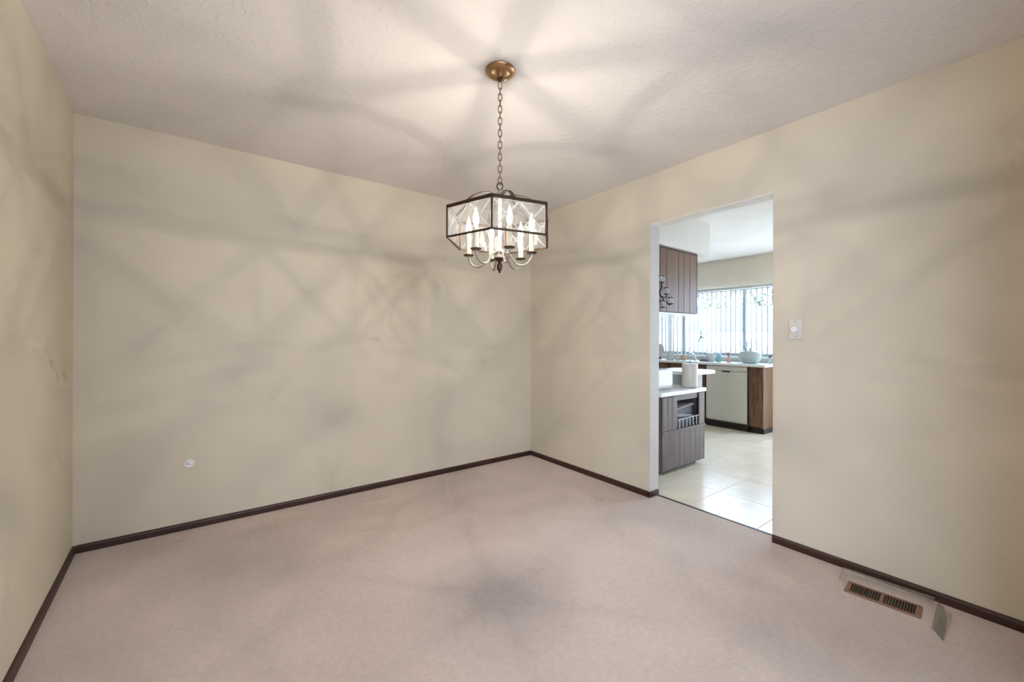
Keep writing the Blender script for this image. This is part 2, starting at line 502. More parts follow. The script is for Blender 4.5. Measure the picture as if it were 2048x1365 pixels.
# ================================================================== SETTING: living room behind the camera, invented with its windows for daylight
struct('floor_living', B((LIV_X0, LIV_X1, LIV_Y, YR, -0.06, 0.0)), 'mauve_beige_carpet', 'carpet of the living room behind the camera', 'carpet')
struct('ceiling_living', B((LIV_X0, LIV_X1, LIV_Y, YR - WT, H, H + 0.1)), 'textured_ceiling_paint', 'ceiling of the living room behind the camera', 'ceiling')
struct('wall_living_right', B((LIV_X1, LIV_X1 + WT, LIV_Y, YR, -0.06, H)), 'living_white_paint', 'white wall on the right of the living room', 'wall')
struct('wall_living_rear', B((LIV_X0, -1.3, LIV_Y - WT, LIV_Y, -0.06, H), (1.0, LIV_X1, LIV_Y - WT, LIV_Y, -0.06, H), (-1.3, 1.0, LIV_Y - WT, LIV_Y, -0.06, 0.8), (-1.3, 1.0, LIV_Y - WT, LIV_Y, 2.1, H)), 'living_white_paint', 'white rear wall of the living room around a front window added for daylight', 'wall')  # unseen window opening, invented to let daylight in from behind
struct('wall_living_left', B((LIV_X0 - WT, LIV_X0, LIV_Y, -4.1, -0.06, H), (LIV_X0 - WT, LIV_X0, -1.6, YR - WT, -0.06, H), (LIV_X0 - WT, LIV_X0, -4.1, -1.6, 2.30, H), (LIV_X0 - WT, LIV_X0, -4.1, -1.6, -0.06, 0.05)),
       'living_white_paint', 'white living room wall around a large window added for daylight', 'wall')  # unseen large window, invented as a daylight opening for the dining room

# ================================================================== SETTING: kitchen
t = thing('floor_kitchen', 'pale glossy square tile floor of the kitchen beyond the doorway', 'tile floor', kind='structure')
obj('grout', B((XR + 0.094, XW, KY0, KY1, -0.06, -0.004)), 'tile_grout', t)
TS, GR = 0.457, 0.0035
tile0 = None
xs = [XR + 0.094] + [3.222 + TS * k for k in range(0, 7)]
ys = [1.130 + TS * k for k in range(-2, 8)]
for i in range(len(xs) - 1):
    for j in range(len(ys) - 1):
        a0, a1 = xs[i] + GR / 2, min(xs[i + 1], XW) - GR / 2
        b0, b1 = ys[j] + GR / 2, min(ys[j + 1], KY1) - GR / 2
        if i and a1 - a0 > TS - 0.01 and b1 - b0 > TS - 0.01:
            if tile0 is None:
                h = (TS - GR) / 2
                tile0 = obj('tile', B((-h, h, -h, h, -0.010, 0.0)), 'glossy_floor_tile', t, bevel=0.0015, loc=((a0 + a1) / 2, (b0 + b1) / 2, 0))
            else:
                copy_child(tile0, t, ((a0 + a1) / 2, (b0 + b1) / 2, random.uniform(-.0006, 0)))
        else:
            obj('tile', B((a0, a1, b0, b1, -0.010, 0.0)), 'glossy_floor_tile', t, bevel=0.0015)
struct('ceiling_kitchen', B((XK, XW + 0.15, KY0, KY1, ZK, ZK + 0.1)), 'white_textured_ceiling', 'bright white textured kitchen ceiling seen through the doorway', 'ceiling')
WY0, WY1, WZ0, WZ1 = 2.13, 4.45, 0.955, 1.945
PY0, PY1, PZ = 0.24, 1.75, 2.08
struct('wall_kitchen_window', B((XW, XW + 0.15, KY0, PY0, -0.06, ZK), (XW, XW + 0.15, PY1, WY0, -0.06, ZK), (XW, XW + 0.15, PY0, PY1, PZ, ZK), (XW, XW + 0.15, WY1, KY1, -0.06, ZK), (XW, XW + 0.15, WY0, WY1, WZ1, ZK), (XW, XW + 0.15, WY0, WY1, -0.06, WZ0)),
       'kitchen_wall_cream', 'cream kitchen wall around the wide window with blinds', 'wall')
struct('wall_kitchen_near', B((XK, XW + 0.15, KY0 - 0.12, KY0, -0.06, ZK)), 'kitchen_wall_cream', 'cream side wall at the near end of the kitchen', 'wall')
t = thing('added_door_1', 'unseen sliding glass patio door added for daylight right of the kitchen worktop', 'patio door', kind='structure')  # invented door, out of view, so more daylight enters the kitchen
pm = (PY0 + PY1) / 2
for a_, c_, x_ in ((PY0, pm + 0.03, XW + 0.05), (pm - 0.03, PY1, XW + 0.09)):
    lf = obj('leaf', B((x_ - 0.015, x_ + 0.015, a_, c_, 0.0, 0.06), (x_ - 0.015, x_ + 0.015, a_, c_, PZ - 0.06, PZ), (x_ - 0.015, x_ + 0.015, a_, a_ + 0.06, 0.06, PZ - 0.06), (x_ - 0.015, x_ + 0.015, c_ - 0.06, c_, 0.06, PZ - 0.06)), 'window_vinyl', t)
    obj('pane', B((x_ - 0.003, x_ + 0.003, a_ + 0.06, c_ - 0.06, 0.06, PZ - 0.06)), 'window_glass', lf)
struct('wall_kitchen_far', B((XK, XW + 0.15, KY1, KY1 + 0.12, -0.06, ZK)), 'kitchen_wall_cream', 'cream side wall at the far end of the kitchen', 'wall')
struct('wall_kitchen_dining', B((XK, XK + 0.01, YB + 0.1, KY1, -0.06, ZK)), 'kitchen_wall_cream', 'cream kitchen wall continuing past the dining room', 'wall')
# soffit over the hanging cabinets
SY = 2.12
struct('trim_3', B((XK, 4.05, SY - 0.03, SY + 0.36, 2.035, ZK)), 'kitchen_white_paint', 'white boxed soffit hanging from the kitchen ceiling above the plank cabinet', 'soffit', bevel=0.004)
# window: vinyl frame, mullions, panes, sill
t = thing('window_1', 'wide kitchen window with pale vinyl frame behind the vertical blinds', 'window', kind='structure')
xg = XW + 0.09
obj('frame', B((xg - 0.03, xg + 0.03, WY0, WY1, WZ0, WZ0 + 0.045), (xg - 0.03, xg + 0.03, WY0, WY1, WZ1 - 0.045, WZ1),
               (xg - 0.03, xg + 0.03, WY0, WY0 + 0.045, WZ0 + 0.045, WZ1 - 0.045), (xg - 0.03, xg + 0.03, WY1 - 0.045, WY1, WZ0 + 0.045, WZ1 - 0.045)), 'window_vinyl', t)
mull = [2.665, 3.60, 3.84]
for yv in mull:
    obj('mullion', B((xg - 0.028, xg + 0.028, yv - 0.03, yv + 0.03, WZ0 + 0.045, WZ1 - 0.045)), 'window_vinyl', t)
ed = [WY0 + 0.045] + mull + [WY1 - 0.045]
for a, c in zip(ed, ed[1:]):
    a2 = a if a == ed[0] else a + 0.03
    c2 = c if c == ed[-1] else c - 0.03
    obj('pane', B((xg - 0.003, xg + 0.003, a2, c2, WZ0 + 0.045, WZ1 - 0.045)), 'window_glass', t)
obj('sill', B((XW - 0.035, xg - 0.03, WY0, WY1, WZ0 - 0.022, WZ0)), 'white_laminate', t, bevel=0.004)
# backsplash strip
struct('trim_4', B((XW - 0.012, XW, 2.30, KY1, 0.876, WZ0 - 0.022)), 'beige_backsplash', 'low beige backsplash strip between counter and window sill', 'backsplash')

# ================================================================== OUTSIDE
struct('ground_outside', B((XW + 0.15, 30, -20, 30, -0.3, -0.12)  ), 'patio_concrete', 'pale concrete patio outside the kitchen window', 'patio')
w = tag(obj('garden_wall', B((12.0, 12.2, -8, 22, -0.12, 1.40)), 'garden_wall_white'), 'low white garden wall beyond the patio', 'wall')
f = thing('garden_fence', 'pale blue-grey board fence behind the white garden wall', 'fence', (12.45, 0, -0.12))
bd0 = obj('board', B((-0.012, 0.012, -0.095, 0.095, 0.0, 2.26)), 'fence_blue_grey', f, loc=(0, -4.0, 0))
for k in range(1, 110):
    copy_child(bd0, f, (0, -4.0 + 0.2 * k, 0))
obj('rail', B((0.013, 0.05, -4.1, 18.1, 1.9, 2.0)), 'fence_blue_grey', f)
obj('rail', B((0.013, 0.05, -4.1, 18.1, 0.5, 0.6)), 'fence_blue_grey', f)
def tree(x, y, h, r, label, seed):
    rnd = random.Random(seed)
    t = thing('garden_tree', label, 'tree', (x, y, -0.12), group='trees beyond the fence')
    bm = bmesh.new()
    tube(bm, [(0, 0, 0), (0.05, 0.03, h * .4), (0, -0.05, h * .75)], [0.13, 0.09, 0.03], 8)
    for k in range(6):
        a = rnd.uniform(0, 6.28)
        tube(bm, [(0.02, 0, h * .4), (math.cos(a) * r * .5, math.sin(a) * r * .5, h * .62), (math.cos(a) * r * .8, math.sin(a) * r * .8, h * .78)], [0.05, 0.03, 0.012], 5)
    obj('trunk', bm, 'tree_bark', t, smooth=True)
    bm = bmesh.new()
    for k in range(1500):
        while True:
            p = Vector((rnd.uniform(-1, 1), rnd.uniform(-1, 1), rnd.uniform(-1, 1)))
            if 0.25 < p.length < 1: break
        p = Vector((p.x * r, p.y * r, h * .72 + p.z * h * .33))
        d = Vector((rnd.uniform(-1, 1), rnd.uniform(-1, 1), rnd.uniform(-1, 1))).normalized()
        e2 = d.orthogonal().normalized()
        s = rnd.uniform(.06, .12)
        n3 = d.cross(e2) * s * .12
        vs = [bm.verts.new(q) for q in (p - d * s, p + e2 * s * .45 + n3, p + d * s, p - e2 * s * .45 + n3)]
        bm.faces.new(vs)
    o = obj('foliage', bm, 'tree_leaf', t)
    o['kind'] = 'stuff'
tree(14.0, 5.2, 4.6, 1.5, 'pale green tree showing through the right half of the blinds', 3)
tree(14.4, 8.4, 4.2, 1.6, 'pale green tree beside the wood-plank cabinet, behind the blinds', 4)

# ================================================================== CHANDELIER
CX, CYY = 1.085, 1.547
def pol(a_deg, r, z):
    a = math.radians(a_deg)
    p = -FW * math.cos(a) * r + RT * math.sin(a) * r
    return Vector((p.x, p.y, z))
ch = thing('chandelier', 'lit six-candle chandelier with hexagonal glass shade hanging by a chain', 'chandelier', (CX, CYY, 0))
HEX0, ARM0 = -5.5, 18.0
ZT, ZB, RH = 1.782, 1.638, 0.250
# canopy: brass dish with fluted dome
bm = bmesh.new()
lathe(bm, [(0.068, H), (0.069, H - 0.004), (0.066, H - 0.010), (0.056, H - 0.016), (0.047, H - 0.019)], n=64)
can = obj('canopy', bm, 'brass_antique', ch, smooth=True)
bm = bmesh.new()
lathe(bm, [(0.045, H - 0.0185), (0.043, H - 0.022), (0.036, H - 0.029), (0.026, H - 0.035), (0.016, H - 0.038)], n=56, flute=(0, 3, 0.085))
obj('fluted_dome', bm, 'brass_antique', can)
bm = bmesh.new()
lathe(bm, [(0.014, H - 0.037), (0.014, H - 0.043), (0.009, H - 0.048), (0.006, H - 0.052)], n=20)
obj('collar', bm, 'bronze_dark', can, smooth=True)
# chain: links as racetrack tori, each turned a quarter from the last
def link_bm(L, W, r):
    pts = []
    s = L / 2 - W / 2
    for i in range(9):
        a = PI * i / 8
        pts.append((W / 2 * math.cos(a), 0, s + W / 2 * math.sin(a)))
    for i in range(9):
        a = PI + PI * i / 8
        pts.append((W / 2 * math.cos(a), 0, -s + W / 2 * math.sin(a)))
    bm = bmesh.new()
    tube(bm, pts, r, 6, closed=True)
    return bm
ztop, zbot = H - 0.055, 1.915
NL = 17
pitch = (ztop - zbot) / NL
lk = None
for k in range(NL):
    z = ztop - pitch * (k + 0.5)
    rot = (0, 0, -YAW + (PI / 2 if k % 2 else 0.25) + 0.12 * math.sin(k * 1.7))
    if lk is None:
        lk = obj('chain_link', link_bm(pitch + 0.0085, 0.0165, 0.0019), 'chain_bronze', ch, smooth=True, loc=(0, 0, z))
        lk.rotation_euler = rot
    else:
        copy_child(lk, ch, (0, 0, z), rot)
# top ring, fitting, stem
bm = bmesh.new()
tube(bm, [(RT.x * 0.0135 * math.cos(2 * PI * i / 20), RT.y * 0.0135 * math.cos(2 * PI * i / 20), 1.903 + 0.0165 * math.sin(2 * PI * i / 20)) for i in range(20)], 0.0027, 8, closed=True)
obj('hanging_loop', bm, 'bronze_dark', ch, smooth=True)
bm = bmesh.new()
lathe(bm, [(0.004, 1.888), (0.008, 1.884), (0.006, 1.878), (0.014, 1.874), (0.017, 1.866), (0.014, 1.858), (0.009, 1.855)], n=20)
obj('top_fitting', bm, 'arm_pewter', ch, smooth=True)
bm = bmesh.new()
lathe(bm, [(0.0085, 1.856), (0.0085, 1.60)], n=18)
obj('stem', bm, 'candle_cream', ch, smooth=True)
# hub, cup and finial
bm = bmesh.new()
lathe(bm, [(0.010, 1.612), (0.020, 1.606), (0.024, 1.598), (0.016, 1.592), (0.0155, 1.570)], n=24)
obj('hub', bm, 'candle_cream', ch, smooth=True)
bm = bmesh.new()
lathe(bm, [(0.026, 1.570), (0.0265, 1.566), (0.018, 1.559), (0.009, 1.554), (0.008, 1.547), (0.012, 1.541), (0.0135, 1.531), (0.0125, 1.521), (0.009, 1.513), (0.0055, 1.509), (0.005, 1.504), (0.001, 1.499)], n=24)
obj('finial', bm, 'bronze_dark', ch, smooth=True)
# hexagonal frame: top rails, bottom rails, corner posts
def bar(bm, p, q, w, d, out):
    """rectangular bar from p to q; w along z (or out), d in depth."""
    p, q = Vector(p), Vector(q)
    t = (q - p).normalized()
    if abs(t.z) > 0.9:
        s1 = Vector((out.x, out.y, 0)).normalized(); s2 = t.cross(s1)
    else:
        s2 = Vector((0, 0, 1)); s1 = t.cross(s2)
    a = s1 * d / 2; c = s2 * w / 2
    vs = [bm.verts.new(p + x * a + y * c) for x, y in ((-1, -1), (1, -1), (1, 1), (-1, 1))] + [bm.verts.new(q + x * a + y * c) for x, y in ((-1, -1), (1, -1), (1, 1), (-1, 1))]
    for fidx in ((0, 3, 2, 1), (4, 5, 6, 7), (0, 1, 5, 4), (1, 2, 6, 5), (2, 3, 7, 6), (3, 0, 4, 7)):
        bm.faces.new([vs[i] for i in fidx])
for k in range(6):
    a0, a1 = HEX0 + 60 * k, HEX0 + 60 * (k + 1)
    bm = bmesh.new(); bar(bm, pol(a0, RH, ZT - 0.007), pol(a1, RH, ZT - 0.007), 0.014, 0.008, None)
    obj('top_rail', bm, 'bronze_dark', ch)
    bm = bmesh.new(); bar(bm, pol(a0, RH, ZB + 0.004), pol(a1, RH, ZB + 0.004), 0.007, 0.007, None)
    obj('bottom_rail', bm, 'bronze_dark', ch)
    bm = bmesh.new(); bar(bm, pol(a0, RH, ZB), pol(a0, RH, ZT), 0.008, 0.008, pol(a0, 1, 0))
    obj('corner_post', bm, 'bronze_dark', ch)
    # bevelled pane: seven facets and the cut lines between them
    RG = RH - 0.001
    P0, P1 = pol(a0, RG, 0), pol(a1, RG, 0)
    ln = (P1 - P0).length
    e = (P1 - P0).normalized()
    nrm = Vector((e.y, -e.x, 0))
    if nrm.dot(P0) < 0: nrm = -nrm
    u0, u1, v0, v1 = 0.005 / ln, 1 - 0.005 / ln, ZB + 0.0075, ZT - 0.014
    def uv(u, v, off=0.0):
        uu = u0 + (u1 - u0) * u
        return P0 + e * (uu * ln) + Vector((0, 0, v0 + (v1 - v0) * v)) + nrm * off
    cells = [[(0, 0), (.25, .5), (0, 1)], [(0, 0), (.5, 0), (.25, .5)], [(0, 1), (.25, .5), (.5, 1)], [(.5, 0), (.75, .5), (.5, 1), (.25, .5)],
             [(.5, 0), (1, 0), (.75, .5)], [(.5, 1), (.75, .5), (1, 1)], [(1, 0), (1, 1), (.75, .5)]]
    bm = bmesh.new()
    for c in cells:
        c3 = [uv(*p) for p in c]
        ctr = sum(c3, Vector()) / len(c3)
        # shrink every edge inwards by half the cut's width
        out_pts = []
        nn = len(c3)
        for i in range(nn):
            A, Bp, Cc = c3[i - 1], c3[i], c3[(i + 1) % nn]
            d1, d2 = (Bp - A).normalized(), (Cc - Bp).normalized()
            n1 = nrm.cross(d1); n2 = nrm.cross(d2)
            if n1.dot(ctr - Bp) < 0: n1 = -n1
            if n2.dot(ctr - Bp) < 0: n2 = -n2
            hw = 0.0042
            den = 1 + n1.dot(n2)
            out_pts.append(Bp + (n1 + n2) * (hw / max(den, 0.25)))
        prism(bm, [p - nrm * 0.0012 for p in out_pts], nrm * 0.0024)
    pane = obj('pane', bm, 'shade_glass', ch)
    bm = bmesh.new()
    for (s, q) in (((0, 0), (.5, 1)), ((.5, 1), (1, 0)), ((0, 1), (.5, 0)), ((.5, 0), (1, 1))):
        A, Bq = uv(*s), uv(*q)
        d = (Bq - A).normalized(); sd = nrm.cross(d) * 0.0042
        prism(bm, [A - sd, A + sd, A + nrm * 0.0026], Bq - A)
    for (s, q) in (((0, 0), (1, 0)), ((0, 1), (1, 1)), ((0, 0), (0, 1)), ((1, 0), (1, 1))):
        A, Bq = uv(*s), uv(*q)
        d = (Bq - A).normalized(); sd = nrm.cross(d) * 0.0028
        prism(bm, [A - sd, A + sd, A + nrm * 0.0022], Bq - A)
    obj('bevel_cut', bm, 'shade_glass_bevel', pane)
    # scroll rod from the top fitting over to the corner
    bm = bmesh.new()
    pts = []
    for i in range(15):
        s = i / 14
        r = 0.006 + (RH * 0.866 - 0.010) * s
        z = 1.846 + 0.020 * math.sin(min(1, s * 2.0) * PI / 2) * (1 - s) - (1.846 - ZT + 0.004) * (s ** 3.0)
        pts.append(pol(ARM0 + 60 * k, r, z))
    wd = RT * math.cos(math.radians(ARM0 + 60 * k)) + FW * math.sin(math.radians(ARM0 + 60 * k))
    sheet(bm, [[p + wd * s_ for s_ in (-0.009, 0.009)] for p in pts], 0.0022)
    obj('scroll_strap', bm, 'strap_black', ch, smooth=True)
# arms, bobeches, candles, bulbs
ZBO, RA = 1.589, 0.150
for k in range(6):
    a = ARM0 + 60 * k
    ctrl = [(0.014, 1.588), (0.030, 1.592), (0.046, 1.585), (0.060, 1.566), (0.074, 1.545), (0.092, 1.534), (0.112, 1.533), (0.130, 1.541), (0.143, 1.557), (0.149, 1.574), (0.150, 1.586)]
    cp = [pol(a, r, z) for r, z in ctrl]
    pts = []
    for i in range(len(cp) - 1):
        p0, p1, p2, p3 = cp[max(i - 1, 0)], cp[i], cp[i + 1], cp[min(i + 2, len(cp) - 1)]
        for s in (0, 1 / 3, 2 / 3):
            pts.append(0.5 * ((2 * p1) + (p2 - p0) * s + (2 * p0 - 5 * p1 + 4 * p2 - p3) * s * s + (3 * p1 - p0 - 3 * p2 + p3) * s ** 3))
    pts.append(cp[-1])
    bm = bmesh.new(); tube(bm, pts, 0.0046, 8)
    arm = obj('arm', bm, 'arm_pewter', ch, smooth=True)
    c = pol(a, RA, 0)
    bm = bmesh.new(); lathe(bm, [(0.006, ZBO - 0.006), (0.021, ZBO - 0.004), (0.0255, ZBO + 0.001), (0.024, ZBO + 0.002), (0.014, ZBO)], c, 28)
    obj('bobeche', bm, 'bobeche_bronze', arm, smooth=True)
    bm = bmesh.new(); lathe(bm, [(0.0122, ZBO), (0.0122, ZBO + 0.086), (0.0112, ZBO + 0.091), (0.0085, ZBO + 0.093)], c, 24)
    obj('candle_sleeve', bm, 'candle_cream', arm, smooth=True)
    z0 = ZBO + 0.092
    bm = bmesh.new(); lathe(bm, [(0.006, z0), (0.0075, z0 + 0.008), (0.0125, z0 + 0.022), (0.0145, z0 + 0.034), (0.0125, z0 + 0.050), (0.0075, z0 + 0.068), (0.003, z0 + 0.082), (0.0008, z0 + 0.090)], c, 20)
    obj('bulb', bm, 'lit_bulb', arm, smooth=True)
    ld = bpy.data.lights.new('bulb_light', 'POINT')
    ld.energy = BULB_WATTS
    ld.color = (1.0, 0.92, 0.80)
    ld.shadow_soft_size = 0.004
    ld.use_nodes = True
    lnt = ld.node_tree
    le = lnt.nodes.get('Emission')
    lf_ = lnt.nodes.new('ShaderNodeLightFalloff'); lf_.inputs['Strength'].default_value = 1.0
    lnt.links.new(lf_.outputs['Linear'], le.inputs['Strength'])
    lo = bpy.data.objects.new('bulb_light', ld)
    COL.objects.link(lo)
    lo.parent = ch
    lo.location = c + Vector((0, 0, z0 + 0.076))

# ================================================================== SMALL FIXTURES IN THE DINING ROOM
# rotary dimmer on the right wall
t = thing('dimmer_switch', 'almond wall plate with a round dimmer knob right of the doorway', 'switch', (XR, 0.8895, 1.2545))
o = obj('plate', B((-0.0055, 0.0, -0.0335, 0.0335, -0.0565, 0.0565)), 'white_plastic', t, bevel=0.003)
bm = bmesh.new(); lathe(bm, [(0.0185, 0.0), (0.0185, 0.006), (0.0165, 0.017), (0.0150, 0.019), (0.0005, 0.0195)], n=28)
o = obj('knob', bm, 'white_enamel', t, smooth=True, loc=(-0.0055, 0.0015, 0.0)); o.rotation_euler = (0, -PI / 2, 0)
for s in (-1, 1):
    bm = bmesh.new(); lathe(bm, [(0.0032, 0), (0.0030, 0.001), (0.0004, 0.0014)], n=12)
    o = obj('screw', bm, 'screw_metal', t, loc=(-0.0055, 0.0, 0.0415 * s)); o.rotation_euler = (0, -PI / 2, 0)
# round jack low on the back wall
t = thing('wall_jack', 'small round white jack low on the blank wall', 'wall jack', (-0.087, YB, 0.41))
bm = bmesh.new()
for ring in (0,):
    n = 24
    pr = [(0.0255, 0.0), (0.0255, 0.0035), (0.0225, 0.006), (0.017, 0.0045), (0.0165, 0.001)]
    lathe(bm, pr, n=n)
o = obj('ring', bm, 'white_enamel', t, smooth=True); o.rotation_euler = (PI / 2, 0, 0)
bm = bmesh.new(); lathe(bm, [(0.0085, 0.0), (0.0085, 0.007), (0.006, 0.009), (0.0004, 0.009)], n=16)
o = obj('socket', bm, 'white_enamel', t, smooth=True, loc=(0.003, -0.001, -0.001)); o.rotation_euler = (PI / 2, 0, 0)
obj('slot', B((-0.0125, -0.0095, -0.0055, -0.0015, -0.009, 0.008)), 'screw_metal', t)
obj('slot', B((0.006, 0.009, -0.0105, -0.0085, -0.006, -0.001)), 'screw_metal', t)

# floor register with louvres, let into the carpet
reg = thing('floor_register', 'brown metal floor register with dark louvres near the baseboard', 'floor vent', (2.492, 0.480, 0.0), math.radians(5.0))
W2, L2 = 0.058, 0.128
ih, il = 0.045, 0.110
obj('frame', B((-W2, -ih, -L2, L2, 0, 0.006), (ih, W2, -L2, L2, 0, 0.006), (-ih, ih, -L2, -il, 0, 0.006), (-ih, ih, il, L2, 0, 0.006)), 'register_brown', reg, bevel=0.002)
obj('center_bar', B((-ih, ih, -0.006, 0.006, 0.0005, 0.0055)), 'register_brown', reg)
obj('duct', B((-ih, ih, -il, il, 0.0004, 0.0008)), 'dark_recess', reg)
lv = None
for k in range(22):
    y = -il + 0.006 + k * (2 * il - 0.012) / 21
    if abs(y) < 0.009: continue
    if lv is None:
        lv = obj('louvre', B((-ih, ih, -0.0009, 0.0009, 0.001, 0.0052)), 'register_brown', reg, loc=(0, y, 0))
    else:
        copy_child(lv, reg, (0, y, 0))
# clear plastic air deflector standing over the register
dfl = thing('air_deflector', 'clear plastic air deflector hood over the brown floor register', 'air deflector', (2.492, 0.480, 0.0), math.radians(5.0))
# hood: rises from the floor beside the baseboard, bends over the louvres
prof = [(0.128, 0.004), (0.126, 0.022), (0.117, 0.036), (0.100, 0.045), (0.080, 0.047), (0.066, 0.046)]
ysr = [-0.165, -0.10, -0.03, 0.05, 0.12, 0.158]
bm = bmesh.new()
sheet(bm, [[(x + (-0.012 if abs(y - 0.158) < 1e-6 else 0) * 0, y, z) for y in ysr] for x, z in prof])
obj('hood', bm, 'clear_plastic', dfl, smooth=True)
bm = bmesh.new()
prism(bm, [(0.126, 0.156, 0.002), (0.122, 0.156, 0.026), (0.112, 0.156, 0.040), (0.098, 0.156, 0.045), (0.020, 0.156, 0.040), (0.008, 0.156, 0.034), (0.004, 0.156, 0.002)], (0, 0.0018, 0))
obj('end_cap', bm, 'clear_plastic', dfl)
bm = bmesh.new()
def dloc(x, y, z):
    v_ = Matrix.Rotation(-math.radians(5.0), 3, 'Z') @ Vector((x - 2.492, y - 0.480, 0))
    return Vector((v_.x, v_.y, z))
fl = [dloc(*p) for p in ((2.600, 0.314, 0.034), (2.520, 0.312, 0.020), (2.400, 0.306, 0.006), (2.336, 0.268, 0.003), (2.420, 0.270, 0.008), (2.512, 0.276, 0.016), (2.575, 0.292, 0.030))]
prism(bm, fl, (0, 0, 0.0016))
obj('end_flap', bm, 'hazy_plastic', dfl)

# ================================================================== KITCHEN FURNITURE
# worktop under the window
ZC = 0.876
tag(obj('worktop', B((5.545, XW - 0.013, 2.165, KY1 - 0.01, ZC - 0.032, ZC)), 'white_laminate', bevel=0.006), 'long white worktop below the kitchen window', 'countertop')
XF = 5.575
# end cabinet of oak boards
t = thing('end_cabinet', 'brown oak base cabinet at the right end of the worktop', 'cabinet', (XF, 2.19, 0))
obj('body', B((0.004, XW - XF - 0.02, 0.012, 0.166, 0.085, ZC - 0.034)), 'cabinet_oak', t)
obj('front_panel', B((-0.014, 0.004, 0.012, 0.166, 0.085, ZC - 0.036)), 'cabinet_oak', t, bevel=0.002)
obj('side_panel', B((-0.014, XW - XF - 0.02, 0.0, 0.012, 0.070, ZC - 0.034)), 'cabinet_oak', t, bevel=0.002)
obj('toe_kick', B((0.03, XW - XF - 0.02, 0.010, 0.166, 0.0, 0.085)), 'dark_stained_edge', t)
obj('edge_strip', B((-0.012, 0.003, 0.1665, 0.186, 0.06, ZC - 0.036)), 'dark_stained_edge', t)
# dishwasher
t = thing('dishwasher', 'almond dishwasher with plain door beside the oak end cabinet', 'dishwasher', (XF, 2.378, 0))
DWW = 0.545
obj('tub', B((0.012, XW - XF - 0.03, 0.0, DWW, 0.09, ZC - 0.036)), 'dishwasher_trim', t)
dr = obj('door', B((-0.018, 0.011, 0.006, DWW - 0.006, 0.105, 0.772)), 'dishwasher_panel', t, bevel=0.003)
obj('control_panel', B((-0.018, 0.011, 0.006, DWW - 0.006, 0.776, ZC - 0.040)), 'dishwasher_panel', t, bevel=0.003)
obj('handle_recess', B((-0.0195, -0.010, 0.215, 0.322, 0.758, 0.772)), 'dark_recess', dr)
obj('toe_kick', B((0.02, 0.03, 0.0, DWW, 0.0, 0.10)), 'dark_stained_edge', t)
# sink cabinet
t = thing('sink_cabinet', 'brown base cabinet left of the dishwasher, mostly hidden by the cart', 'cabinet', (XF, 2.93, 0))
obj('body', B((0.004, XW - XF - 0.03, 0.0, 1.70, 0.09, ZC - 0.034)), 'cabinet_oak', t)
for k in range(3):
    d = obj('door', B((-0.014, 0.004, 0.008 + 0.56 * k, 0.552 + 0.56 * k, 0.10, 0.70)), 'cabinet_oak', t, bevel=0.002)
    obj('drawer', B((-0.014, 0.004, 0.008 + 0.56 * k, 0.552 + 0.56 * k, 0.712, ZC - 0.05)), 'brown_plank_wood', t, bevel=0.002)
obj('toe_kick', B((0.05, 0.06, 0.0, 1.70, 0.0, 0.09)), 'dark_stained_edge', t)

# hanging plank cabinet
YC = 2.115
t = thing('wall_cabinet', 'brown plank-front cabinet hanging under the white soffit', 'cabinet', (0, YC, 0))
cz0, cz1 = 1.440, 2.012
obj('body', B((XK + 0.02, 3.862, 0.018, 0.33, cz0, cz1)), 'brown_plank_wood', t)
gx = [XK + 0.06, 3.02, 3.12, 3.233, 3.330, 3.523, 3.616, 3.718, 3.836]
for a, c in zip(gx, gx[1:]):
    obj('plank', B((a + 0.0015, c - 0.0015, 0.0, 0.017, cz0 + 0.006, cz1)), 'brown_plank_wood', t, bevel=0.003)
obj('end_stile', B((3.8375, 3.862, 0.003, 0.017, cz0 + 0.006, cz1)), 'dark_stained_edge', t)
obj('bottom_rail', B((XK + 0.02, 3.868, -0.004, 0.33, cz0 - 0.014, cz0)), 'white_laminate', t)
obj('top_shadow_strip', B((XK + 0.02, 3.868, 0.006, 0.33, cz1, cz1 + 0.022)), 'dark_stained_edge', t)

